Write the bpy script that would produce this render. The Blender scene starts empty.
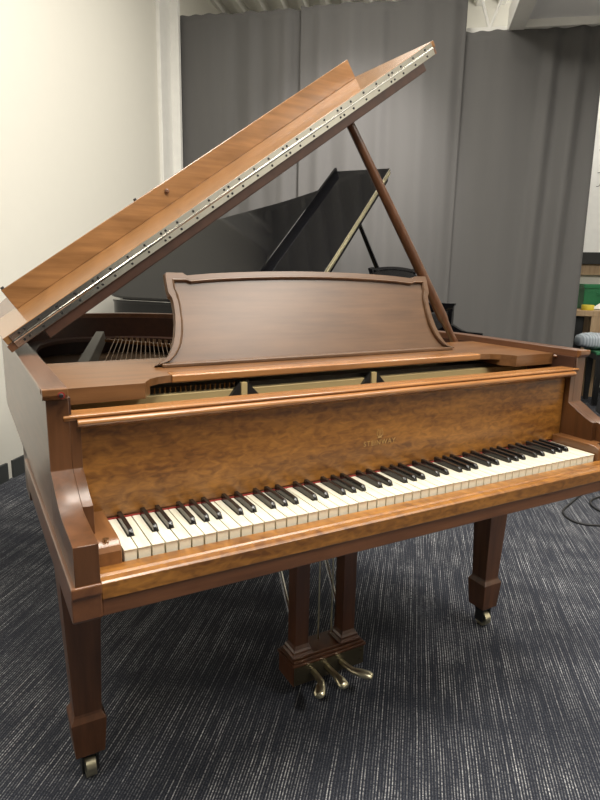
import bpy, bmesh, math, random
from mathutils import Vector, Matrix, Euler
random.seed(7)
C = bpy.context.scene.collection
R = math.radians
PI = math.pi

# ------------------------------------------------------------------ materials
def nt(name):
    m = bpy.data.materials.new(name); m.use_nodes = True
    n = m.node_tree; b = n.nodes['Principled BSDF']
    return m, n, b
def setp(b, **k):
    names = dict(rough='Roughness', metal='Metallic', coat='Coat Weight', coat_rough='Coat Roughness', spec='Specular IOR Level', sheen='Sheen Weight')
    for a, v in k.items(): b.inputs[names[a]].default_value = v
def plain(name, col, var=.065, **k):
    m, n, b = nt(name); b.inputs['Base Color'].default_value = (*col, 1); setp(b, **k); 
    no = n.nodes.new('ShaderNodeTexNoise'); no.inputs['Scale'].default_value = 14; no.inputs['Detail'].default_value = 3
    tc = n.nodes.new('ShaderNodeTexCoord'); n.links.new(tc.outputs['Object'], no.inputs['Vector'])
    mx = n.nodes.new('ShaderNodeMix'); mx.data_type = 'RGBA'
    mx.inputs[6].default_value = (*[c*(1-var) for c in col], 1); mx.inputs[7].default_value = (*[min(1, c*(1+var)) for c in col], 1)
    n.links.new(no.outputs['Fac'], mx.inputs[0]); n.links.new(mx.outputs[2], b.inputs['Base Color'])
    return m
def wood(name, dark, light, axis='x', rough=.32, coat=.35, coat_rough=.15, figure=0.0, spec=.5):
    m, n, b = nt(name); setp(b, rough=rough, coat=coat, coat_rough=coat_rough, spec=spec)
    tc = n.nodes.new('ShaderNodeTexCoord'); mp = n.nodes.new('ShaderNodeMapping')
    s = {'x': (2.2, 34, 34), 'y': (34, 2.2, 34), 'z': (34, 34, 2.2)}[axis]
    mp.inputs['Scale'].default_value = s
    n.links.new(tc.outputs['Object'], mp.inputs['Vector'])
    no = n.nodes.new('ShaderNodeTexNoise'); no.inputs['Scale'].default_value = 1.6; no.inputs['Detail'].default_value = 7; no.inputs['Roughness'].default_value = .62
    n.links.new(mp.outputs['Vector'], no.inputs['Vector'])
    n2 = n.nodes.new('ShaderNodeTexNoise'); n2.inputs['Scale'].default_value = 7 if not figure else 5; n2.inputs['Detail'].default_value = 4
    mp2 = n.nodes.new('ShaderNodeMapping'); n.links.new(tc.outputs['Object'], mp2.inputs['Vector'])
    mp2.inputs['Scale'].default_value = {'x': (1, 3, 3), 'y': (3, 1, 3), 'z': (3, 3, 1)}[axis]
    n.links.new(mp2.outputs['Vector'], n2.inputs['Vector'])
    fac = n.nodes.new('ShaderNodeMix'); fac.inputs[0].default_value = .4
    n.links.new(no.outputs['Fac'], fac.inputs[2]); n.links.new(n2.outputs['Fac'], fac.inputs[3])
    out = fac.outputs[0]
    if figure:
        # mottled ripple figure of the veneer: short wavy bands across the grain
        mp3 = n.nodes.new('ShaderNodeMapping'); mp3.inputs['Scale'].default_value = (26, 9, 58)
        mp3.inputs['Rotation'].default_value = (0, R(14), 0)
        n.links.new(tc.outputs['Object'], mp3.inputs['Vector'])
        n3 = n.nodes.new('ShaderNodeTexNoise'); n3.inputs['Scale'].default_value = 1.5; n3.inputs['Detail'].default_value = 5; n3.inputs['Distortion'].default_value = .9
        n.links.new(mp3.outputs['Vector'], n3.inputs['Vector'])
        f2 = n.nodes.new('ShaderNodeMix'); f2.inputs[0].default_value = figure
        n.links.new(out, f2.inputs[2]); n.links.new(n3.outputs['Fac'], f2.inputs[3]); out = f2.outputs[0]
    cr = n.nodes.new('ShaderNodeValToRGB'); e = cr.color_ramp.elements
    e[0].position = .33 if not figure else .39; e[0].color = (*dark, 1); e[1].position = .68 if not figure else .63; e[1].color = (*light, 1)
    n.links.new(out, cr.inputs['Fac']); n.links.new(cr.outputs['Color'], b.inputs['Base Color'])
    bp = n.nodes.new('ShaderNodeBump'); bp.inputs['Strength'].default_value = .04; bp.inputs['Distance'].default_value = .002
    n.links.new(no.outputs['Fac'], bp.inputs['Height']); n.links.new(bp.outputs['Normal'], b.inputs['Normal'])
    return m

M = {}
M['mahogany_x'] = wood('mahogany_x', (.075,.027,.010), (.165,.066,.026), 'x')
M['mahogany_y'] = wood('mahogany_y', (.075,.027,.010), (.165,.066,.026), 'y')
M['mahogany_z'] = wood('mahogany_z', (.055,.021,.009), (.125,.050,.021), 'z', rough=.36, coat=.25)
M['side'] = wood('mahogany_side', (.075,.030,.014), (.150,.066,.032), 'y', rough=.34, coat=.6, coat_rough=.22)
M['golden'] = wood('golden_mahogany', (.105,.036,.006), (.33,.140,.025), 'x', rough=.34, coat=.4, coat_rough=.3, figure=.42)
M['rail'] = wood('rail_mahogany', (.20,.080,.024), (.36,.160,.050), 'x', rough=.25, coat=.4)
M['desk'] = wood('desk_mahogany', (.070,.032,.012), (.130,.063,.026), 'x', rough=.40, coat=.5, coat_rough=.30)
M['lidtop'] = wood('lid_mahogany', (.150,.070,.025), (.320,.160,.062), 'x', rough=.26, coat=.4, coat_rough=.1)
M['shelf_x'] = wood('shelf_mahogany', (.095,.040,.014), (.215,.098,.036), 'x', rough=.30, coat=.35)
M['shelf_y'] = wood('rim_top_mahogany', (.095,.038,.013), (.205,.088,.031), 'y', rough=.30, coat=.35)
M['arm_wood'] = wood('arm_mahogany', (.050,.019,.006), (.115,.045,.016), 'z', rough=.32, coat=.4)  # darker mahogany: dark reflection on the arm fronts put into the colour
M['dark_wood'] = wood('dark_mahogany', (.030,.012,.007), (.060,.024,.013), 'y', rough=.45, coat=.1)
M['lyre'] = wood('lyre_mahogany', (.055,.019,.008), (.13,.046,.018), 'z', rough=.3, coat=.3)
M['ebony_lacquer'] = plain('ebony_lacquer', (.004,.004,.005), rough=.06, spec=.35)
M['black_key'] = plain('ebony_key', (.010,.009,.009), rough=.22, coat=.3)
M['brass'] = plain('brass', (.74,.68,.48), rough=.3, metal=1)
M['nickel'] = plain('nickel', (.74,.72,.67), rough=.16, metal=1)
M['iron'] = plain('bronzed_iron', (.50,.39,.19), rough=.45, metal=.25)
M['strut'] = plain('grey_iron', (.13,.12,.10), rough=.45, metal=.2)
M['copper'] = plain('copper_string', (.30,.20,.12), rough=.45, metal=.6)
M['red_felt'] = plain('red_felt', (.24,.018,.014), rough=.95)
M['black_metal'] = plain('black_metal', (.012,.012,.012), rough=.4)
M['rubber'] = plain('rubber', (.012,.012,.013), rough=.6)
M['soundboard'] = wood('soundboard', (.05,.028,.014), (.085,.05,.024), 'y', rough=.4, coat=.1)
M['gold_leaf'] = plain('gold_letter', (.40,.25,.09), rough=.45, metal=.2)
M['cream_wall'] = plain('cream_wall', (.72,.70,.63), var=.012, rough=.9)
M['white_paint'] = plain('white_paint', (.82,.81,.77), rough=.6)
M['deck'] = plain('deck_white', (.85,.84,.79), rough=.55)
M['soffit'] = plain('soffit_grey', (.88,.88,.89), var=.02, rough=.8)
M['baseboard'] = plain('baseboard_grey', (.045,.048,.048), rough=.6)
M['oak'] = wood('bench_oak', (.34,.22,.12), (.52,.37,.22), 'z', rough=.5, coat=0)
M['white_board'] = plain('white_board', (.86,.86,.84), rough=.2)
M['green'] = plain('green_plastic', (.012,.17,.06), rough=.45)
M['green_cloth'] = plain('green_cloth', (.03,.16,.07), rough=.9)
M['yellow'] = plain('yellow_tape', (.78,.62,.06), rough=.5)
M['paper'] = plain('paper', (.80,.80,.77), rough=.85)
M['grey_box'] = plain('grey_box', (.045,.046,.05), rough=.7)

def m_ivory():
    m, n, b = nt('ivory'); setp(b, rough=.24, coat=.2)
    tc = n.nodes.new('ShaderNodeTexCoord'); no = n.nodes.new('ShaderNodeTexNoise'); no.inputs['Scale'].default_value = 20
    mp = n.nodes.new('ShaderNodeMapping'); mp.inputs['Scale'].default_value = (4, .7, 1)
    n.links.new(tc.outputs['Object'], mp.inputs['Vector']); n.links.new(mp.outputs['Vector'], no.inputs['Vector'])
    cr = n.nodes.new('ShaderNodeValToRGB'); e = cr.color_ramp.elements
    e[0].color = (.58,.54,.42,1); e[1].color = (.68,.65,.545,1); e[0].position = .3; e[1].position = .7
    n.links.new(no.outputs['Fac'], cr.inputs['Fac']); n.links.new(cr.outputs['Color'], b.inputs['Base Color'])
    return m
M['ivory'] = m_ivory()
M['key_wood'] = plain('key_front_ivory', (.80,.74,.58), rough=.45)

def m_carpet():
    m, n, b = nt('carpet'); setp(b, rough=.95, spec=.15)
    tc = n.nodes.new('ShaderNodeTexCoord')
    def streak(sx, sy, seed):
        mp = n.nodes.new('ShaderNodeMapping'); mp.inputs['Scale'].default_value = (sx, sy, 1); mp.inputs['Location'].default_value = (seed, seed*.37, 0)
        n.links.new(tc.outputs['Object'], mp.inputs['Vector'])
        no = n.nodes.new('ShaderNodeTexNoise'); no.inputs['Scale'].default_value = 1; no.inputs['Detail'].default_value = 2.5; no.inputs['Roughness'].default_value = .6
        n.links.new(mp.outputs['Vector'], no.inputs['Vector']); return no.outputs['Fac']
    def ramp(f, p0, p1, c0=0, c1=1):
        r = n.nodes.new('ShaderNodeValToRGB'); e = r.color_ramp.elements
        e[0].position = p0; e[1].position = p1; e[0].color = (c0,c0,c0,1); e[1].color = (c1,c1,c1,1)
        n.links.new(f, r.inputs['Fac']); return r.outputs['Color']
    def mathn(op, a, b_):
        x = n.nodes.new('ShaderNodeMath'); x.operation = op
        for i, v in enumerate((a, b_)):
            if isinstance(v, (int, float)): x.inputs[i].default_value = v
            else: n.links.new(v, x.inputs[i])
        return x.outputs[0]
    sx = n.nodes.new('ShaderNodeSeparateXYZ'); n.links.new(tc.outputs['Object'], sx.inputs[0])
    wob = mathn('MULTIPLY', streak(9, 3.2, 41), .010)
    xx = mathn('ADD', sx.outputs[0], wob)
    rib = mathn('SINE', mathn('MULTIPLY', xx, 2*PI/.0072), 0)
    rib = ramp(mathn('ADD', mathn('MULTIPLY', rib, .5), .5), .52, .94)
    per = ramp(streak(130, 2.2, 3), .45, .66, .10)          # which ribs are pale, and for how long
    per2 = ramp(streak(60, 9, 17), .50, .66)
    patch = ramp(streak(2.4, 6.5, 23), .36, .62, .38, 1)
    cross = ramp(streak(70, 170, 31), .40, .58, .18, 1)
    s = mathn('MULTIPLY', mathn('MULTIPLY', rib, mathn('MAXIMUM', per, mathn('MULTIPLY', per2, .6))), mathn('MULTIPLY', patch, cross))
    mx = n.nodes.new('ShaderNodeMix'); mx.data_type = 'RGBA'
    mx.inputs[6].default_value = (.027,.030,.041,1); mx.inputs[7].default_value = (.70,.70,.71,1)
    n.links.new(s, mx.inputs[0])
    g = ramp(streak(300, 300, 5), .3, .72, .35, 1.5)
    mm = n.nodes.new('ShaderNodeMix'); mm.data_type = 'RGBA'; mm.blend_type = 'MULTIPLY'; mm.inputs[0].default_value = 1
    n.links.new(mx.outputs[2], mm.inputs[6]); n.links.new(g, mm.inputs[7])
    n.links.new(mm.outputs[2], b.inputs['Base Color'])
    bp = n.nodes.new('ShaderNodeBump'); bp.inputs['Strength'].default_value = .4; bp.inputs['Distance'].default_value = .004
    n.links.new(s, bp.inputs['Height']); n.links.new(bp.outputs['Normal'], b.inputs['Normal'])
    return m
M['carpet'] = m_carpet()
def m_curtain():
    m, n, b = nt('grey_curtain'); setp(b, rough=.9, sheen=.15, spec=.2)
    tc = n.nodes.new('ShaderNodeTexCoord'); mp = n.nodes.new('ShaderNodeMapping'); mp.inputs['Scale'].default_value = (6, 6, .6)
    no = n.nodes.new('ShaderNodeTexNoise'); no.inputs['Scale'].default_value = 1.3; no.inputs['Detail'].default_value = 4
    n.links.new(tc.outputs['Object'], mp.inputs['Vector']); n.links.new(mp.outputs['Vector'], no.inputs['Vector'])
    cr = n.nodes.new('ShaderNodeValToRGB'); e = cr.color_ramp.elements
    e[0].color = (.108,.105,.104,1); e[1].color = (.132,.128,.124,1)
    n.links.new(no.outputs['Fac'], cr.inputs['Fac']); n.links.new(cr.outputs['Color'], b.inputs['Base Color'])
    return m
M['curtain'] = m_curtain()
def m_stripe():
    m, n, b = nt('pale_blue_ticking'); setp(b, rough=.9)
    tc = n.nodes.new('ShaderNodeTexCoord'); w = n.nodes.new('ShaderNodeTexWave'); w.inputs['Scale'].default_value = 14; w.bands_direction = 'X'
    n.links.new(tc.outputs['Object'], w.inputs['Vector'])
    cr = n.nodes.new('ShaderNodeValToRGB'); e = cr.color_ramp.elements
    e[0].color = (.28,.33,.38,1); e[1].color = (.50,.55,.60,1)
    n.links.new(w.outputs['Fac'], cr.inputs['Fac']); n.links.new(cr.outputs['Color'], b.inputs['Base Color'])
    return m
M['ticking'] = m_stripe()

# ------------------------------------------------------------------ mesh helpers
def B(): return bmesh.new()
def box(bm, x0, x1, y0, y1, z0, z1, mi=0, mat=None):
    vs = [bm.verts.new(v) for v in ((x0,y0,z0),(x1,y0,z0),(x1,y1,z0),(x0,y1,z0),(x0,y0,z1),(x1,y0,z1),(x1,y1,z1),(x0,y1,z1))]
    for f in ((3,2,1,0),(4,5,6,7),(0,1,5,4),(1,2,6,5),(2,3,7,6),(3,0,4,7)):
        fc = bm.faces.new([vs[i] for i in f]); fc.material_index = mi
    if mat is not None:
        for v in vs: v.co = mat @ v.co
    return vs
def prism(bm, poly, a0, a1, axis='x', mi=0, mat=None):
    """poly: 2D points in the two other axes (x:(y,z), y:(x,z), z:(x,y)), extruded from a0 to a1"""
    def P(p, a):
        return {'x': (a, p[0], p[1]), 'y': (p[0], a, p[1]), 'z': (p[0], p[1], a)}[axis]
    lo = [bm.verts.new(P(p, a0)) for p in poly]; hi = [bm.verts.new(P(p, a1)) for p in poly]
    n = len(poly); fs = []
    fs.append(bm.faces.new(lo[::-1])); fs.append(bm.faces.new(hi))
    for i in range(n): fs.append(bm.faces.new((lo[i], lo[(i+1)%n], hi[(i+1)%n], hi[i])))
    for f in fs: f.material_index = mi
    if mat is not None:
        for v in lo+hi: v.co = mat @ v.co
    return lo+hi
def tube(bm, pts, rad, seg=10, mi=0, cap=True):
    pts = [Vector(p) for p in pts]; rings = []; prev = None
    rads = rad if isinstance(rad, (list, tuple)) else [rad]*len(pts)
    for i, p in enumerate(pts):
        t = (pts[min(i+1, len(pts)-1)]-pts[max(i-1, 0)]).normalized()
        if prev is None: a = t.orthogonal().normalized()
        else: a = (prev - t*prev.dot(t)).normalized()
        prev = a; b = t.cross(a)
        rings.append([bm.verts.new(p + (a*math.cos(2*PI*k/seg) + b*math.sin(2*PI*k/seg))*rads[i]) for k in range(seg)])
    for i in range(len(rings)-1):
        for k in range(seg):
            f = bm.faces.new((rings[i][k], rings[i][(k+1)%seg], rings[i+1][(k+1)%seg], rings[i+1][k])); f.material_index = mi
    if cap:
        f = bm.faces.new(rings[0][::-1]); f.material_index = mi; f = bm.faces.new(rings[-1]); f.material_index = mi
def loft(bm, rings, mi=0):
    """rings: list of equal-length closed 3D loops"""
    rs = [[bm.verts.new(p) for p in r] for r in rings]; n = len(rs[0])
    for a, b in zip(rs[:-1], rs[1:]):
        for k in range(n):
            f = bm.faces.new((a[k], a[(k+1)%n], b[(k+1)%n], b[k])); f.material_index = mi
    bm.faces.new(rs[0][::-1]).material_index = mi; bm.faces.new(rs[-1]).material_index = mi
def sq(cx, cy, hx, hy, z): return [(cx-hx,cy-hy,z),(cx+hx,cy-hy,z),(cx+hx,cy+hy,z),(cx-hx,cy+hy,z)]
def obj(name, bm, mats, parent=None, bevel=0, smooth=None, seg=2):
    bmesh.ops.recalc_face_normals(bm, faces=bm.faces)
    me = bpy.data.meshes.new(name); bm.to_mesh(me); bm.free()
    for m in (mats if isinstance(mats, (list, tuple)) else [mats]): me.materials.append(M[m] if isinstance(m, str) else m)
    o = bpy.data.objects.new(name, me); C.objects.link(o)
    if parent: o.parent = parent
    if smooth is not None:
        for p in me.polygons: p.use_smooth = True
        me.set_sharp_from_angle(angle=R(smooth))
    if bevel:
        md = o.modifiers.new('bevel', 'BEVEL'); md.width = bevel; md.segments = seg; md.limit_method = 'ANGLE'; md.angle_limit = R(40)
    return o
def tag(o, label=None, cat=None, group=None, kind=None):
    for k, v in (('label', label), ('category', cat), ('group', group), ('kind', kind)):
        if v: o[k] = v
    return o
def empty(name, loc=(0,0,0), rz=0):
    o = bpy.data.objects.new(name, None); C.objects.link(o); o.location = loc; o.rotation_euler.z = rz
    o.empty_display_size = .1
    return o
def spline(pts, n=8):
    """Catmull-Rom through 2D points"""
    out = []; P = [pts[0]] + list(pts) + [pts[-1]]
    for i in range(1, len(P)-2):
        p0, p1, p2, p3 = [Vector(q) for q in P[i-1:i+3]]
        for k in range(n):
            t = k/n
            out.append(.5*((2*p1)+(-p0+p2)*t+(2*p0-5*p1+4*p2-p3)*t*t+(-p0+3*p1-3*p2+p3)*t**3))
    out.append(Vector(pts[-1])); return out

# ------------------------------------------------------------------ the grand piano
KW = 1.2244/52; KT = .717; XC = .6122
RIM = [(-.090,.127),(-.090,.6),(-.090,1.0),(-.090,1.28),(-.078,1.47),(-.035,1.65),(.05,1.79),(.17,1.865),(.30,1.885),(.43,1.865),(.55,1.815),(.66,1.73),
       (.77,1.59),(.86,1.43),(.95,1.25),(1.05,1.08),(1.15,.935),(1.235,.82),(1.29,.71),(1.314,.60),(1.314,.45),(1.314,.30),(1.314,.127)]
RIM2 = [(-.090,.127),(-.090,.6),(-.090,1.1),(-.090,1.6),(-.085,1.85),(-.055,1.98),(.03,2.05),(.17,2.07),(.32,2.06),(.45,2.02),(.56,1.93),(.66,1.80),(.77,1.62),(.86,1.44),(.95,1.25),(1.05,1.08),(1.15,.935),(1.235,.82),(1.29,.71),(1.314,.60),(1.314,.45),(1.314,.30),(1.314,.127)]
def rim_path(rim, n=5):
    p = spline(rim, n); N = []
    for i in range(len(p)):
        t = (p[min(i+1, len(p)-1)]-p[max(i-1, 0)]).normalized(); N.append(Vector((-t.y, t.x)))   # outward (path runs clockwise)
    return p, N
def sweep(bm, path, N, prof):
    rings = [[(p.x+n.x*o, p.y+n.y*o, z) for o, z in prof] for p, n in zip(path, N)]
    loft(bm, rings)

def build_piano(root, W, full=True):
    """W: material per role; full: open keyboard and every part; else the closed-fallboard black piano"""
    p, N = rim_path(W.get('rim', RIM))
    # case: rim
    bm = B(); sweep(bm, p, N, [(.006,.974),(.007,.969),(.006,.964),(.003,.960),(0,.954),(0,.712),(-.036,.712),(-.036,.974)])
    obj('rim', bm, W['side'], root, bevel=.0012, smooth=35)
    bm = B(); sweep(bm, p, N, [(-.036,.955),(-.036,.80),(-.040,.80),(-.040,.955)])
    obj('rim_lining', bm, W['dark'], root, smooth=35)
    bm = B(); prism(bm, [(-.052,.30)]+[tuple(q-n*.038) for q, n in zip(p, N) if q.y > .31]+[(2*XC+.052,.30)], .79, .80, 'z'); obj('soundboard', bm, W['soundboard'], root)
    # cap on the rim tops at the front, arms
    for s in (0, 1):
        X = (lambda x: x) if not s else (lambda x: 2*XC-x)
        def xs(a, b): return (min(X(a), X(b)), max(X(a), X(b)))
        bm = B(); a, b = xs(-.096, -.062); 
        prism(bm, [(.114,.974),(.114,.963),(.117,.959),(.122,.954),(.1268,.954),(.1268,.974)], *xs(-.0955, -.0545), 'x')
        obj('rim_cap', bm, W['top'], root, bevel=.0015)
        arc = [(.1235,.954),(.1235,.832)]
        for k in range(0, 11):          # concave sweep from the rim front down to the flat of the arm
            t = k/10
            arc.append((.122-.122*t**.8, .829-.0465*(1-(1-t)**2.3)))
        back = [(.1268,.712),(.1268,.954)]
        bm = B(); prism(bm, arc+[(-.088,.779),(-.088,.712)]+back, *xs(-.090, -.054), 'x'); obj('arm', bm, W['arm'], root, bevel=.0006, smooth=28, seg=1)
        # inner cheek between arm and fallboard follows the same sweep and stops short of the keys' front
        bm = B(); cut = [(.1235,.918)]+[q for q in arc[1:] if q[0] > .035]
        prism(bm, cut+[(cut[-1][0],.725),(.30,.725),(.30,.918)], *xs(-.0538, -.0365), 'x'); obj('cheek', bm, W['arm'], root, bevel=.0006, smooth=28, seg=1)
        # moulding that runs along the bottom of the case side
        bm = B(); prism(bm, [(-.0925,.7165),(-.0925,.700),(-.089,.696),(-.089,.662),(-.086,.657),(.55,.657),(.60,.70),(.60,.7165)], *xs(-.0965, -.053), 'x')
        obj('bottom_moulding', bm, W['dark_side'], root, bevel=.0025)
        if full:
            bm = B(); prof = [(.138,.738),(.02,.738),(.006,.736),(-.004,.731),(-.009,.723),(-.010,.66),(.138,.66)]
            prism(bm, prof, *xs(-.053, -.0045), 'x'); kb = obj('key_block', bm, W['block'], root, bevel=.0015, smooth=30)
            bm = B(); cx = X(-.026); tube(bm, [(cx,.008,.7355),(cx,.008,.7405)], .0055, 12); obj('block_screw', bm, 'nickel', kb)
    # keybed, keyslip
    bm = B(); box(bm, -.053, 2*XC+.053, -.083, .62, .657, .686); obj('keybed', bm, W['bed'], root, bevel=.002)
    bm = B(); box(bm, -.09, 2*XC+.09, .62, .72, .60, .72); box(bm, .55, .68, .72, 1.75, .62, .72); obj('under_beam', bm, W['dark'], root)
    if full:
        prof = [(-.006,.686),(-.006,.7005),(-.037,.7025),(-.040,.6990),(-.044,.6990),(-.046,.7070),(-.051,.7105),(-.056,.7080),(-.058,.7020),(-.063,.7020),(-.065,.7110),(-.071,.7155),(-.083,.7148),(-.0865,.712),(-.0865,.6865)]
        bm = B(); prism(bm, prof, -.0525, 2*XC+.0525, 'x'); obj('keyslip', bm, W['front'], root, bevel=.0008)
        # fallboard
        bm = B(); prism(bm, [(.140,.722),(.139,.902),(.160,.902),(.160,.722)], -.0355, 2*XC+.0355, 'x'); obj('fallboard', bm, W['front'], root, bevel=.001)
        bm = B(); prism(bm, [(.1255,.9165),(.117,.9172),(.1115,.9145),(.1100,.9105),(.1125,.9065),(.119,.904),(.128,.898),(.1400,.898),(.1400,.9050),(.1255,.9050)], -.0425, 2*XC+.0425, 'x'); obj('fallboard_nosing', bm, W['rail'], root, bevel=.001, smooth=35)
        bm = B(); prism(bm, [(.165,.9245),(.126,.9250),(.1205,.9235),(.1195,.9205),(.1225,.917),(.125,.912),(.128,.906),(.165,.906)], -.0640, 2*XC+.0645, 'x'); box(bm, -.0355, 2*XC+.0355, .1605, .165, .90, .907); obj('fallboard_rail', bm, W['rail'], root, bevel=.001)
        # lettering and emblem
        cu = bpy.data.curves.new('lettering_curve', 'FONT'); cu.body = 'STEINWAY'; cu.size = .0165; cu.extrude = .0003; cu.space_character = 1.18; cu.align_x = 'CENTER'
        to = bpy.data.objects.new('lettering_tmp', cu); C.objects.link(to); bpy.context.view_layer.update()
        me = bpy.data.meshes.new_from_object(to.evaluated_get(bpy.context.evaluated_depsgraph_get())); bpy.data.objects.remove(to)
        me.materials.append(M['gold_leaf']); lo = bpy.data.objects.new('lettering', me); C.objects.link(lo); lo.parent = root
        lo.location = (.6225,.1388,.7835); lo.rotation_euler = (R(90),0,0); tag(lo, 'gold maker lettering')
        bm = B()
        for s in (-1, 1): tube(bm, [(.6225+s*.001,.1395,.801),(.6225+s*.0075,.1395,.806),(.6225+s*.0085,.1395,.812),(.6225+s*.005,.1395,.818),(.6225+s*.007,.1395,.8215)], .0010, 6)
        for k in (-1, 0, 1): tube(bm, [(.6225+k*.002,.1395,.803),(.6225+k*.002,.1395,.819)], .0005, 5)
        tube(bm, [(.617,.1395,.8005),(.628,.1395,.8005)], .0011, 6)
        obj('emblem', bm, 'gold_leaf', root)
        bm = B(); box(bm, -.003, 2*XC+.003, .1368, .1398, .705, .7190); obj('key_felt', bm, 'red_felt', root)
        # keyboard: 52 naturals cut round the 36 sharps
        names = 'ABCDEFG'; sharps = []
        for i in range(51):
            nm = names[i % 7]
            if nm in 'ACDFG':
                off = {'A': .0015, 'C': -.0022, 'D': .0022, 'F': -.003, 'G': 0}[nm]
                sharps.append((i, (i+1)*KW+off))
        sx = {i: x for i, x in sharps}; hw = .0064; gap = .0009
        wk = []
        for i in range(52):
            x0, x1 = i*KW+gap, (i+1)*KW-gap
            l = sx[i-1]+hw if (i-1) in sx else x0
            r = sx[i]-hw if i in sx else x1
            poly = [(x0,0),(x1,0),(x1,.048),(r,.0485),(r,.139),(l,.139),(l,.0485),(x0,.048)]
            if l == x0: poly = [q for q in poly if q not in ((l,.0485),(x0,.048))] 
            if r == x1: poly = [q for q in poly if q not in ((r,.0485),(x1,.048))]
            bm = B(); dz = random.uniform(-.0003, .0003)
            prism(bm, poly, KT-.0022+dz, KT+dz, 'z', 0)
            body = [(a+(.0006 if a == x0 else (-.0006 if a == x1 else 0)), max(b, .0016)) for a, b in poly]
            prism(bm, body, KT-.024, KT-.0022+dz, 'z', 1)
            wk.append(obj('white_key', bm, ['ivory', 'key_wood'], root, bevel=.0004, seg=1))
        for i, x in sharps:
            bm = B(); w0, w1 = .0052, .0042
            rings = []
            for (y, z0, z1, a, b) in ((.0485,KT-.006,KT+.0005,w0,w0),(.0500,KT-.006,KT+.0070,w0,w1),(.0545,KT-.006,KT+.0112,w0,w1),(.060,KT-.006,KT+.0118,w0,w1),(.139,KT-.006,KT+.0125,w0,w1)):
                rings.append([(x-a,y,z0),(x+a,y,z0),(x+b,y,z1-.001),(x+b-.001,y,z1),(x-b+.001,y,z1),(x-b,y,z1-.001)])
            loft(bm, rings); obj('black_key', bm, 'black_key', root, smooth=40)
    else:
        bm = B(); prism(bm, [(-.006,.686),(-.006,.735),(.010,.750),(.120,.772),(.136,.785),(.140,.925),(.165,.93),(.165,.686)], -.053, 2*XC+.053, 'x'); obj('fallboard', bm, W['front'], root, bevel=.004)
        bm = B(); box(bm, -.053, 2*XC+.053, -.0865, -.006, .686, .714); obj('keyslip', bm, W['front'], root, bevel=.003)
    # pin block front, plate, strings
    bm = B(); box(bm, -.045, 2*XC+.045, .275, .60, .84, .915); obj('pin_block', bm, W['iron'], root, bevel=.002)
    if full:
        for x in (.335, .69):
            bm = B(); box(bm, x-.007, x+.007, .262, .276, .87, .930); 
            prism(bm, [(x-.045,.885),(x-.008,.931),(x-.008,.885)], .266, .275, 'y', 1); prism(bm, [(x+.052,.885),(x+.009,.931),(x+.009,.885)], .266, .275, 'y', 1)
            obj('plate_bolt_bracket', bm, ['iron', 'black_metal'], root)
        bm = B(); box(bm, -.03, 2*XC+.03, .29, .36, .915, .926); obj('pin_strip', bm, 'black_metal', root)
        bm = B(); 
        for k in range(27): tube(bm, [(.06+k*.0112, .283, .912), (.06+k*.0112, .279, .930)], .0022, 6)
        obj('tuning_pin_row', bm, 'nickel', root)
    pb = [(q, n) for q, n in zip(p, N) if q.y > .31]
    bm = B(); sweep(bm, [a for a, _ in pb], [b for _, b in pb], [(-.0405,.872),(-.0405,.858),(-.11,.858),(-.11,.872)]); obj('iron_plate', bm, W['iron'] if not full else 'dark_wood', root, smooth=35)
    if full:
        for a, b, w in (((.06,.70),(.318,1.72),.016),((.60,.6),(.62,1.60),.010),((.93,.6),(.86,1.27),.010)):
            bm = B(); d = (Vector(b)-Vector(a)); L = d.length; an = math.atan2(d.y, d.x)
            prism(bm, [(0,.862),(.02,.918),(L-.12,.918),(L,.872),(L,.862)], -w, w, 'y', 0, Matrix.Translation((a[0],a[1],0)) @ Matrix.Rotation(an, 4, 'Z')); obj('plate_strut', bm, 'strut', root, bevel=.003)
        h0, h1 = Vector((.325,1.50)), Vector((.80,.83)); 
        for k in range(44):
            e = h0+(h1-h0)*(k/43); st = Vector((e.x-.27*(e.y-.62), .62))
            bm = B(); tube(bm, [(st.x, st.y, .897), (e.x, e.y, .897)], .0016, 6); obj('string', bm, 'copper', root)
        bm = B(); dn = (h1-h0).normalized()
        a, b = h0-dn*.06, h1; an = math.atan2(dn.y, dn.x)
        box(bm, -.05, (h1-h0).length, -.004, .018, .882, .893, 1, Matrix.Translation((h0.x,h0.y,0)) @ Matrix.Rotation(an, 4, 'Z'))
        for k in range(60):
            q = h0+(h1-h0)*(k/59); off = Vector((-dn.y, dn.x))*(.006*(k % 2)+.004); tube(bm, [(q.x+off.x,q.y+off.y,.890),(q.x+off.x*1.2,q.y+off.y*1.2,.908)], .0026, 6)
        obj('hitch_pin_rail', bm, ['copper', 'rail'], root)
    # music shelf (slides) and desk
    dy = W.get('desk_dy', 0)
    left = [(-.053,.20),(.098,.20),(.104,.215),(.118,.240),(.140,.258),(.165,.266),(.178,.268)]
    right = [(2*XC-x, y) for x, y in left[::-1]]
    bm = B(); prism(bm, left+right+[(2*XC+.053,.52),(-.053,.52)], .942, .957, 'z')
    prism(bm, [(-.053,.20),(.098,.20),(.104,.215),(.118,.240),(.120,.50),(-.053,.50)], .9265, .942, 'z'); prism(bm, [(2*XC-x, y) for x, y in [(-.053,.20),(.098,.20),(.104,.215),(.118,.240),(.120,.50),(-.053,.50)]][::-1], .9265, .942, 'z'); obj('music_shelf', bm, W['shelf'], root)
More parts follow.
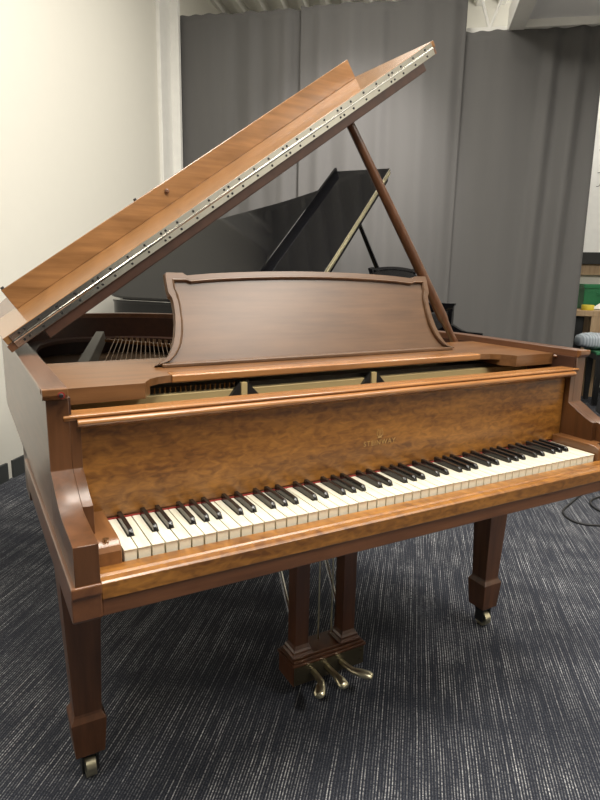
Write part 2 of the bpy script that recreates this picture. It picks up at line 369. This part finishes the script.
    if full:
        bm = B(); prism(bm, [(.2625,.955),(.2625,.943),(.266,.940),(.30,.940),(.30,.9578),(.2655,.9578)], .172, 2*XC-.172, 'x'); obj('shelf_rail', bm, W['rail'], root, bevel=.001)
        for s, mm in ((0, 'black_metal'), (1, 'mahogany_y')):
            x = -.0665 if not s else 2*XC+.046
            y = .1075 if not s else .185; zp = .963 if not s else .950
            bm = B(); tube(bm, [(x, y+.008, zp), (x, y+.002, zp), (x, y-.002, zp)], [.004,.0042,.003], 12)
            if not s: tube(bm, [(x+.0008, y+.008, zp), (x+.0008, y+.0045, zp)], .0058, 14, 1)
            obj('desk_peg', bm, [mm, 'red_felt'], root)
    # desk: tilted, outline in (X, w)
    hL = [(.166,.004),(.183,.010),(.200,.024),(.213,.045),(.222,.072),(.228,.100),(.2305,.128),(.2300,.150),(.2285,.163),(.2230,.167),(.2210,.180),(.2200,.224),(.268,.2235),(.272,.217)]
    yb, zb = W.get('desk_base', (.372, .9575)); tl = R(W.get('desk_tilt', 22.5))
    MD = Matrix.Translation((0, yb, zb)) @ Matrix.Rotation(-(tl), 4, 'X')
    top = [(XC+(x-XC)*1.0, .2185+.014*(1-((x-XC)/.34)**2)) for x in [XC-.34+.68*k/14 for k in range(1, 14)]]
    outl = hL + top + [(2*XC-x, w) for x, w in hL[::-1]]
    def off(pl, d):
        n = len(pl); out = []
        for i in range(n):
            a, b, c = Vector(pl[i-1]), Vector(pl[i]), Vector(pl[(i+1) % n])
            t1 = (b-a).normalized(); t2 = (c-b).normalized(); nn = Vector((t1.y+t2.y, -(t1.x+t2.x)))
            nn = nn.normalized() if nn.length > 1e-6 else Vector((t1.y, -t1.x)); k = max(.6, nn.dot(Vector((t1.y, -t1.x))))
            out.append(tuple(b+nn*(d/k)))
        return out
    bm = B(); prism(bm, outl, .004, .018, 'y', 0, MD); md = obj('music_desk', bm, W['desk'], root, bevel=.0015)
    # raised frame moulding round the desk
    inn_l = [(.205,.014),(.222,.030),(.234,.050),(.242,.075),(.2455,.100),(.2465,.150),(.2440,.172),(.2400,.180),(.2390,.203),(.276,.203),(.280,.199)]
    itop = [(x, .2005+.013*(1-((x-XC)/.332)**2)) for x in [XC-.332+.664*k/14 for k in range(1, 14)]]
    inn = inn_l + itop + [(2*XC-x, w) for x, w in inn_l[::-1]]
    def resample(pl, m):
        pl = [Vector(q) for q in pl]; L = [0]
        for a, b in zip(pl[:-1], pl[1:]): L.append(L[-1]+(b-a).length)
        out = []
        for k in range(m):
            t = L[-1]*k/(m-1); i = max(j for j in range(len(L)) if L[j] <= t+1e-9); i = min(i, len(pl)-2)
            f = (t-L[i])/max(1e-9, L[i+1]-L[i]); out.append(pl[i].lerp(pl[i+1], f))
        return out
    def split(o, hl):  # left flank / top / right flank matched piecewise
        n = len(hl); return o[:n], o[n-1:len(o)-n+1], o[len(o)-n:]
    oo = [resample(q, 24) for q in split(outl, hL)]; ii = [resample(q, 24) for q in split(inn, inn_l)]
    bm = B(); O = sum(oo, []); I = sum(ii, []); Mo = [a.lerp(b, .72) for a, b in zip(O, I)]; Mi = [a.lerp(b, .86) for a, b in zip(O, I)]
    rings = []
    for a, m1, m2, b in zip(O, Mo, Mi, I):
        rings.append([MD @ Vector(q) for q in ((a.x,.0045,a.y),(a.x,-.003,a.y),(m1.x,-.003,m1.y),(m2.x,-.0055,m2.y),(b.x,-.002,b.y),(b.x,.0045,b.y))])
    loft(bm, rings); obj('desk_moulding', bm, W['desk'], md, smooth=30)
    bm = B(); box(bm, .182, 2*XC-.182, -.010, .022, -.0005, .008, 0, Matrix.Translation((0,yb,zb))); obj('desk_foot', bm, W['desk'], md, bevel=.002)
    # lid: closed-plan coordinates turned about the hinge line on the bass side
    al = W.get('lid_angle', R(34.7)); YH = .55; HX, HZ = -.108, .982
    ML = Matrix.Translation((HX, 0, HZ)) @ Matrix.Rotation(-al, 4, 'Y')
    ol = [q+n*.018 for q, n in zip(p, N)]
    pl = [(q.x-HX, q.y) for q in ol if q.y >= YH]
    xr = max(q[0] for q in pl)
    poly = [(0,YH)] + [q for q in pl if q[1] > YH+.01] + [(xr, YH)]
    bm = B(); prism(bm, poly, 0, .017, 'z', 0, ML); lid = obj('lid', bm, W['lid'], root, bevel=.001)
    bm = B(); prism(bm, [(.004,YH+.0005),(xr+.004,YH+.0005),(xr+.012,YH+.43),(.004,YH+.43)], .0185, .0355, 'z', 0, ML); obj('lid_flap', bm, W['lidtop'], lid, bevel=.001)
    bm = B(); prism(bm, [(.078,YH+.372),(1.425,YH+.372),(1.425,YH+.388),(.078,YH+.388)], .0355, W.get('nosing', .098), 'z', 0, ML); obj('lid_nosing', bm, W['lidtop'], lid, bevel=.0015)
    bm = B(); box(bm, .085, 1.385, YH+.002, YH+.050, -.023, 0, 0, ML); obj('lid_batten', bm, W['dark'], lid, bevel=.002)
    bm = B()
    box(bm, .018, xr-.010, YH-.0022, YH, .0015, .0160, 0, ML); box(bm, .018, xr-.010, YH-.0022, YH+.0005, .0200, .0345, 0, ML)
    tube(bm, [ML @ Vector((.018,YH-.002,.018)), ML @ Vector((xr-.010,YH-.002,.018))], .0032, 8)
    for k in range(28):
        t = .04+k*(xr-.08)/27
        for h in (.0085, .0272):
            for dt in ((0,) if k % 4 else (0, .014)):
                tube(bm, [ML @ Vector((t+dt,YH-.0022,h)), ML @ Vector((t+dt,YH-.0030,h))], .0032, 8, 1)
    obj('lid_hinge', bm, [W['hinge'], 'black_metal' if full else 'brass'], lid, smooth=40)
    if full:
        for t, hh in ((.635,.072),):
            bm = B(); tube(bm, [ML @ Vector((t,YH+.372,hh)), ML @ Vector((t,YH+.366,hh)), ML @ Vector((t,YH+.363,hh))], [.007,.007,.004], 12); obj('lid_knob', bm, W['side'], lid)
        for t in (.085, .54):
            bm = B(); tube(bm, [ML @ Vector((t,YH+.380,.098)), ML @ Vector((t,YH+.380,.104))], .005, 10); obj('lid_bumper', bm, 'rubber', lid)
    # prop stick
    tt = W.get('prop_t', 1.12); top_p = ML @ Vector((tt, YH+.075, -.002)); bot = Vector((1.236,.555,.945))
    d = top_p-bot
    bm = B(); tube(bm, [bot+d*.11, bot+d*.13, bot+d*.5, bot+d*.97, bot+d*1.0], [.013,.0165,.0155,.0125,.009], 14); pr = obj('lid_prop', bm, W['prop'], root, smooth=40)
    bm = B(); tube(bm, [bot, bot+d*.05, bot+d*.12], [.013,.011,.0135], 12); box(bm, bot.x-.014, bot.x+.014, bot.y-.02, bot.y+.02, bot.z-.07, bot.z+.004); obj('prop_socket', bm, W['prop'], pr, smooth=40)
    # legs with casters
    def leg(cx, cy):
        bm = B()
        loft(bm, [sq(cx,cy,.046,.046,.646), sq(cx,cy,.0445,.0445,.60), sq(cx,cy,.030,.030,.182), sq(cx,cy,.0315,.0315,.176), sq(cx,cy,.0385,.0385,.164), sq(cx,cy,.0385,.0385,.158), sq(cx,cy,.0325,.0325,.072)])
        lg = obj('leg', bm, W['leg'], root, bevel=.002)
        bm = B()
        prism(bm, [(cy+.03,.646),(cy+.28,.646),(cy+.28,.60),(cy+.19,.57),(cy+.13,.52),(cy+.09,.46),(cy+.06,.44),(cy+.03,.44)], cx-.022, cx+.022, 'x'); obj('leg_bracket', bm, W['dark'], lg, bevel=.002)
        bm = B(); tube(bm, [(cx,cy,.075),(cx,cy,.055)], .012, 10, 1)
        tube(bm, [(cx-.011,cy-.006,.0265),(cx+.011,cy-.006,.0265)], .0265, 20, 0)
        for s in (-1, 1): box(bm, cx+s*.0165-.0025, cx+s*.0165+.0025, cy-.022, cy+.012, .018, .062, 1)
        box(bm, cx-.019, cx+.019, cy-.02, cy+.014, .058, .066, 1)
        obj('caster', bm, ['brass', 'black_metal'], lg, smooth=40)
    leg(-.027, .352); leg(1.270, .370); leg(.33, 1.55)
    # pedal lyre
    if full:
        bx0, bx1, by0, by1 = .512, .757, .335, .430
        bm = B(); box(bm, bx0+.004, bx1-.004, by0+.004, by1-.004, .040, .100)
        box(bm, bx0, bx1, by0, by1, .100, .108); box(bm, bx0+.006, bx1-.006, by0+.006, by1-.006, .108, .116); box(bm, bx0+.014, bx1-.014, by0+.012, by1-.012, .116, .124)
        ly = obj('lyre_box', bm, W['lyre'], root, bevel=.0015)
        bm = B(); box(bm, bx0+.006, bx1-.006, by0+.0015, by0+.004, .044, .098)
        for px in (.528, .741):
            for pz in (.058, .086): tube(bm, [(px,by0+.0015,pz),(px,by0-.001,pz)], .004, 10)
        tag(obj('pedal_plate', bm, 'brass_dark', ly), 'dull brass plate')
        for cx in (.548, .703):
            bm = B(); cy = .372
            loft(bm, [sq(cx,cy,.034,.034,.124), sq(cx,cy,.034,.034,.130), sq(cx,cy,.029,.029,.134), sq(cx,cy,.029,.029,.141), sq(cx,cy,.025,.025,.146), sq(cx,cy,.0215,.0215,.156), sq(cx,cy,.0215,.0215,.58), sq(cx,cy,.026,.026,.60), sq(cx,cy,.026,.026,.645)])
            obj('lyre_post', bm, W['lyre'], ly, bevel=.0015)
            bm = B(); tube(bm, [(cx-.006,.40,.20),(cx-.012,.58,.52),(cx-.014,.65,.645)], [.006,.006,.006], 8); obj('lyre_brace', bm, 'nickel', ly, smooth=40)
        for k, px in enumerate((.583, .628, .673)):
            bm = B(); tube(bm, [(px,.395,.10),(px,.395,.645)], .0025, 8); obj('pedal_rod', bm, 'brass', ly)
        for k, (px, tip) in enumerate(((.578, -.030), (.624, .002), (.672, .040))):
            bm = B(); path = [(px,.345,.072),(px+tip*.02,.315,.073),(px+tip*.15,.285,.073),(px+tip*.55,.268,.071),(px+tip*1.0,.252,.067),(px+tip*1.15,.245,.066)]
            ws = [.009,.009,.0105,.0145,.0160,.011]; rings = []
            for i, (q, w) in enumerate(zip(path, ws)):
                t = (Vector(path[min(i+1,5)])-Vector(path[max(i-1,0)])).normalized(); sd = Vector((t.y,-t.x,0)).normalized(); q = Vector(q)
                h = (.007,.007,.008,.010,.010,.006)[i]
                rings.append([q+sd*w*math.cos(a)+Vector((0,0,h*math.sin(a))) for a in [2*PI*j/12 for j in range(12)]])
            loft(bm, rings); obj('pedal', bm, 'brass', ly, smooth=60)

M['brass_dark'] = plain('brass_dark', (.10,.085,.055), rough=.35, metal=.7)

# main piano
root = empty('grand_piano')
tag(root, 'brown mahogany grand piano in front with raised lid and open keyboard', 'piano')
W1 = dict(side='side', dark='dark_wood', soundboard='soundboard', top='shelf_y', arm='arm_wood', dark_side='mahogany_y', block='shelf_y', bed='mahogany_x', front='golden', rail='rail',
          iron='iron', shelf='shelf_x', desk='desk', lid='side', lidtop='lidtop', hinge='nickel', prop='mahogany_z', leg='mahogany_z', lyre='lyre')
W1['front'] = 'golden'
build_piano(root, W1, True)
# black piano behind
root2 = empty('grand_piano', (1.78, 1.432, 0), .566)
tag(root2, 'glossy black grand piano behind the brown one, its black lid raised', 'piano')
k = 'ebony_lacquer'
W2 = dict(side=k, dark=k, soundboard='soundboard', top=k, arm=k, dark_side=k, block=k, bed=k, front=k, rail=k, iron='iron', shelf=k, desk=k, lid=k, lidtop=k, hinge='brass', prop=k, leg=k, lyre=k,
          lid_angle=.622, desk_base=(.25, .992), desk_tilt=20, prop_t=.95, nosing=.075, rim=RIM2)
build_piano(root2, W2, False)

# ------------------------------------------------------------------ the room (r along the back wall, s away from the camera)
TH = R(40.0); W0 = Vector((-.042, 2.655, 0))
def room(o):
    o.location = W0; o.rotation_euler.z = -TH; return o
def rp(r, s, z): return Vector((W0.x+r*math.cos(TH)+s*math.sin(TH), W0.y-r*math.sin(TH)+s*math.cos(TH), z))
def struct(name, bm, mats, **k):
    return tag(room(obj(name, bm, mats, **k)), kind='structure')
bm = B(); box(bm, -.2, 7.2, -6.0, 4.25, -.1, 0); fl = struct('floor', bm, 'carpet')
bm = B(); box(bm, -.15, 0, -6.0, 4.2, 0, 4.0); struct('wall_left', bm, 'cream_wall')
bm = B(); box(bm, -.15, 7.2, 4.05, 4.2, 0, 4.0); struct('wall_back', bm, 'cream_wall')
bm = B(); box(bm, 7.05, 7.2, -6.0, 4.05, 0, 4.0); struct('wall_right', bm, 'cream_wall')
bm = B(); box(bm, -.15, 7.2, -6.15, -6.0, 0, 4.0); struct('wall_front', bm, 'grey_box')  # unseen wall, coloured dark to cut its pale reflection on the piano front
# corrugated deck ceiling, ribs running away from the camera
prof = []; x = -.15
while x < 7.2:
    prof += [(x,3.86),(x+.10,3.86),(x+.13,3.80),(x+.19,3.80)]; x += .22
bm = B(); prism(bm, prof+[(prof[-1][0],4.0),(-.15,4.0)], -6.15, 4.2, 'y'); struct('ceiling', bm, 'deck')
bm = B(); box(bm, 0, .014, -6.0, -.025, 0, .10); box(bm, 0, .014, .02, 2.28, 0, .10); struct('baseboard_left', bm, 'baseboard')
bm = B(); box(bm, 0, 7.0, 4.036, 4.05, 0, .03); struct('baseboard_back', bm, 'white_paint')
# white post in the corner beside the curtain
bm = B(); box(bm, 0, .035, 2.20, 2.42, 0, 3.8); box(bm, .012, .105, 2.42, 2.47, 0, 3.8); struct('trim_1', bm, 'white_paint', bevel=.004)
# white beam and grey soffit over the right-hand curtain
bm = B(); box(bm, 2.78, 2.90, 1.2, 2.60, 3.04, 3.22); struct('trim_2', bm, 'white_paint', bevel=.004)
bm = B(); box(bm, 2.90, 7.0, .8, 2.56, 3.10, 3.6); struct('trim_3', bm, 'soffit')
bm = B(); box(bm, 2.86, 7.0, 2.50, 2.58, 3.045, 3.10); struct('trim_4', bm, 'white_paint')
# open web joist
bm = B(); box(bm, -.0, 4.8, 2.64, 2.68, 3.07, 3.11); box(bm, 0, 4.8, 2.64, 2.68, 3.66, 3.70)
for k in range(5, 12):
    a = .25+k*.4; tube(bm, [(a,2.66,3.10),(a+.2,2.66,3.68)], .012, 6); tube(bm, [(a+.2,2.66,3.68),(a+.4,2.66,3.10)], .012, 6)
struct('trim_5', bm, 'white_paint')

# curtains
def curtain(r0, r1, s, z1, label, folds, seed, skew=0):
    """folds: (r, depth, width, drift) soft vertical folds; the cloth between them hangs nearly flat"""
    bm = B(); nx = int((r1-r0)/.012); nz = 40; rnd = random.Random(seed)
    ph = [rnd.uniform(0, 6.28) for _ in range(6)]; rows = []
    for j in range(nz+1):
        z = .02+(z1-.02)*j/nz; v = z/z1; row = []
        for i in range(nx+1):
            r = r0+(r1-r0)*i/nx
            f = .010*math.sin(2*PI*r/.62+ph[0]+.3*v)+.005*math.sin(2*PI*r/.29+ph[1]-.5*v)
            for rf, d, wd, dr in folds:
                q = (r-rf-dr*(1-v))/(wd*(1.25-.4*v)); f += d*(1-.45*v**3)*(math.exp(-q*q)-.5*math.exp(-(q-1.7)**2))
            zz = z-(.010*math.sin(2*PI*r/.24+ph[5])**2 if j == nz else 0)
            row.append(bm.verts.new((r+(skew*(1-v) if i == nx else 0), s+f, zz)))
        rows.append(row)
    for j in range(nz):
        for i in range(nx): bm.faces.new((rows[j][i], rows[j][i+1], rows[j+1][i+1], rows[j+1][i]))
    o = room(obj('curtain', bm, 'curtain', smooth=80)); sd = o.modifiers.new('thick', 'SOLIDIFY'); sd.thickness = .004
    return tag(o, label, 'curtain')
curtain(.085, 1.132, 2.52, 3.28, 'grey curtain beside the white corner post', ((.50,-.020,.05,0),(.71,-.034,.06,.01),(1.02,-.045,.05,-.02)), 3)
curtain(1.136, 2.462, 2.50, 3.29, 'grey curtain behind the raised brown lid, next to the white ceiling gap', ((1.30,-.045,.06,.02),(1.56,-.040,.07,0),(1.80,-.030,.05,.02),(2.12,-.035,.07,.05),(2.36,-.03,.05,0)), 8)
curtain(2.440, 3.50, 2.545, 3.055, 'grey curtain hanging below the grey soffit', ((2.80,-.014,.08,.02),(3.13,-.050,.05,-.07),(3.33,-.060,.05,-.08)), 14, skew=.02)

# things past the right-hand curtain
t = empty('whiteboard'); room(t); tag(t, 'large whiteboard on the back wall past the curtain edge', 'whiteboard')
bm = B(); box(bm, 3.70, 5.9, 4.020, 4.046, 1.42, 2.95); obj('panel', bm, 'white_board', t, bevel=.003)
bm = B(); box(bm, 3.70, 5.9, 3.96, 4.046, 1.30, 1.42); obj('marker_tray', bm, 'black_metal', t, bevel=.004)
bm = B(); box(bm, 3.70, 5.9, 4.00, 4.046, 1.19, 1.30); obj('wooden_rail', bm, 'oak', t, bevel=.003)
bm = B()
for q in range(5):
    pts = []; rr_ = random.Random(q)
    for j in range(14): pts.append((3.94+.022*j+rr_.uniform(-.02,.02), 4.0185, 2.50-.10*q+rr_.uniform(-.035,.035)))
    tube(bm, pts, .003, 5)
obj('marker_scribble', bm, 'black_metal', t)
t = empty('workbench'); room(t); tag(t, 'pale wooden workbench below the whiteboard', 'workbench')
bm = B(); box(bm, 3.72, 5.4, 3.45, 3.99, .795, .850); obj('worktop', bm, 'oak', t, bevel=.004)
for r_, s_ in ((3.93, 3.50), (5.3, 3.50), (3.93, 3.90), (5.3, 3.90)):
    bm = B(); box(bm, r_-.045, r_+.045, s_-.045, s_+.045, 0, .795); obj('leg', bm, 'oak', t, bevel=.003)
bm = B(); box(bm, 3.985, 5.25, 3.92, 3.945, .10, .795); obj('back_panel', bm, 'oak', t)
t = empty('crate'); room(t); tag(t, 'green plastic crate standing on the wooden workbench', 'crate')
bm = B(); box(bm, 3.86, 4.30, 3.72, 3.95, .850, 1.10); box(bm, 3.85, 4.31, 3.71, 3.96, 1.06, 1.10); obj('body', bm, 'green', t, bevel=.006)
bm = B(); box(bm, 3.98, 4.16, 3.705, 3.722, .99, 1.02); obj('handle', bm, 'green', t, bevel=.003)
bm = B(); rings = []
n_ = 28
sec = [(.034,.851),(.056,.851),(.058,.855),(.058,.898),(.056,.902),(.034,.902)]
vs = [[bm.verts.new((3.86+a*math.cos(2*PI*k/n_), 3.535+a*math.sin(2*PI*k/n_), z)) for a, z in sec] for k in range(n_)]
for k in range(n_):
    for i in range(6): bm.faces.new((vs[k][i], vs[k][(i+1) % 6], vs[(k+1) % n_][(i+1) % 6], vs[(k+1) % n_][i]))
tag(room(obj('tape_roll', bm, 'yellow', smooth=40)), 'yellow roll of tape at the front of the workbench', 'tape')
bm = B(); prism(bm, [(-.16,-.078),(.16,-.078),(.16,.075),(.02,.055)], 0, .006, 'z'); o = obj('paper_sheet', bm, 'paper', bevel=.002); room(o)
o.location = rp(4.07, 3.655, .9265); o.rotation_euler = (R(62), 0, -TH); tag(o, 'white paper sheet leaning on the green crate', 'paper')
bm = B(); box(bm, 3.74, 3.85, 3.56, 3.80, .0, .785); tag(room(obj('storage_case', bm, 'black_metal', bevel=.01)), 'narrow black case standing at the end of the workbench', 'case')
t = empty('bench_seat'); room(t); tag(t, 'long black-legged bench with a green cloth top', 'bench')
bm = B(); box(bm, 3.835, 4.30, 2.98, 3.40, .475, .505); obj('seat', bm, 'green_cloth', t, bevel=.008)
bm = B(); box(bm, 3.85, 4.28, 3.00, 3.38, .425, .475); obj('apron', bm, 'black_metal', t)
for r_, s_ in ((3.885, 3.04), (4.24, 3.04), (3.885, 3.34), (4.24, 3.34)):
    bm = B(); loft(bm, [sq(r_,s_,.020,.020,0), sq(r_,s_,.026,.026,.425)]); obj('leg', bm, 'black_metal', t, bevel=.002)
# pillow
bm = B(); bmesh.ops.create_uvsphere(bm, u_segments=32, v_segments=16, radius=1)
for v in bm.verts:
    x, y, z = v.co; g = lambda a: math.copysign(abs(a)**.62, a)
    v.co = (g(x)*.25*(1-.05*z), g(y)*.16, g(z)*.070*(1+.12*math.sin(20*x)) )
o = obj('pillow', bm, 'ticking', smooth=60); o.location = rp(3.955, 3.22, .586); o.rotation_euler.z = -TH+.1
tag(o, 'pale blue ribbed pillow lying on the green bench', 'pillow')
bm = B(); prism(bm, [(3.83,0),(4.30,0),(4.30,.30),(3.875,.30)], 2.62, 2.80, 'y'); tag(room(obj('floor_box', bm, 'grey_box', bevel=.01)), 'dark grey box on the carpet in front of the bench', 'box')
# cables
def cable(pts, name, label):
    q = spline([(p_[0], p_[1]) for p_ in pts], 8); bm = B(); tube(bm, [(v.x, v.y, .006) for v in q], .0055, 8)
    return tag(obj(name, bm, 'rubber', smooth=60), label, 'cable', )
def fp(l): 
    return [rp(a, b, 0).xy for a, b in l]
cable(fp([(3.75,.95),(3.45,.78),(3.20,.56),(3.05,.33),(2.985,.20),(3.00,.10),(3.06,.06),(3.16,.06),(3.40,.02),(3.8,-.1)]), 'cable', 'black cable bent in a wide loop on the carpet')
cable(fp([(3.9,.75),(3.45,.55),(3.25,.48),(3.17,.40),(3.16,.30),(3.22,.22),(3.40,.15),(3.9,.12)]), 'cable', 'black cable lying inside the wider cable loop')
bm = B(); tube(bm, [rp(3.085,-.17,.012), rp(3.12,-.15,.012), rp(3.25,-.16,.012), rp(3.6,-.3,.012)], [.008,.011,.008,.006], 8); tag(obj('cable_plug', bm, 'rubber', smooth=60), 'black plug on a cord at the frame edge, nearest the camera', 'plug')

# ------------------------------------------------------------------ light
def area(r, s, z, sx, sy, power, col=(1,.95,.86), tilt=(0,0)):
    l = bpy.data.lights.new('ceiling_lamp', 'AREA'); l.shape = 'RECTANGLE'; l.size = sx; l.size_y = sy; l.energy = power; l.color = col
    o = bpy.data.objects.new('ceiling_lamp', l); C.objects.link(o); o.location = rp(r, s, z); o.rotation_euler = Euler((tilt[0], tilt[1], -TH)); return o
for r_, s_, pw in ((1.3,-2.9,56),(1.4,-.6,46),(2.6,-2.6,110),(2.6,-.6,60),(5.0,-2.5,105),(4.2,-.6,40),(1.7,1.0,36),(5.2,3.3,40)):
    area(r_, s_, 3.70, .6, 1.2, pw)
w = bpy.data.worlds.new('world'); bpy.context.scene.world = w; w.use_nodes = True
w.node_tree.nodes['Background'].inputs[0].default_value = (1, .97, .92, 1); w.node_tree.nodes['Background'].inputs[1].default_value = .3

l = bpy.data.lights.new('track_spotlight', 'SPOT'); l.energy = 400; l.spot_size = R(50); l.spot_blend = 1; l.shadow_soft_size = .12; l.color = (1,.95,.90)
o = bpy.data.objects.new('track_spotlight', l); C.objects.link(o); o.location = rp(2.1, .7, 3.6)
o.rotation_euler = (rp(1.55, 2.5, 1.85)-o.location).to_track_quat('-Z', 'Y').to_euler()
l = bpy.data.lights.new('deck_fill', 'POINT'); l.energy = 22; l.shadow_soft_size = .15; l.color = (1,.96,.88)  # added fill light without a fixture, brightens the ceiling deck past the curtain
o = bpy.data.objects.new('deck_fill', l); C.objects.link(o); o.location = rp(3.4, 3.3, 3.35)
# ------------------------------------------------------------------ camera
cam = bpy.data.cameras.new('camera'); co = bpy.data.objects.new('camera', cam); C.objects.link(co)
yaw, pitch, roll, fpx = .5136, -.2117, .0189, 599.4
f = Vector((math.sin(yaw)*math.cos(pitch), math.cos(yaw)*math.cos(pitch), math.sin(pitch))); r0 = Vector((math.cos(yaw), -math.sin(yaw), 0)); u0 = r0.cross(f)
rr = r0*math.cos(roll)+u0*math.sin(roll); uu = -r0*math.sin(roll)+u0*math.cos(roll)
co.matrix_world = Matrix(((rr.x,uu.x,-f.x,-.1998),(rr.y,uu.y,-f.y,-.9383),(rr.z,uu.z,-f.z,1.174),(0,0,0,1)))
cam.sensor_fit = 'VERTICAL'; cam.sensor_height = 24; cam.lens = 24*fpx/800; cam.clip_start = .02
sc = bpy.context.scene; sc.camera = co
sc.view_settings.view_transform = 'Standard'; sc.view_settings.look = 'None'; sc.view_settings.exposure = 0; sc.view_settings.gamma = 1
sc.cycles.use_denoising = True
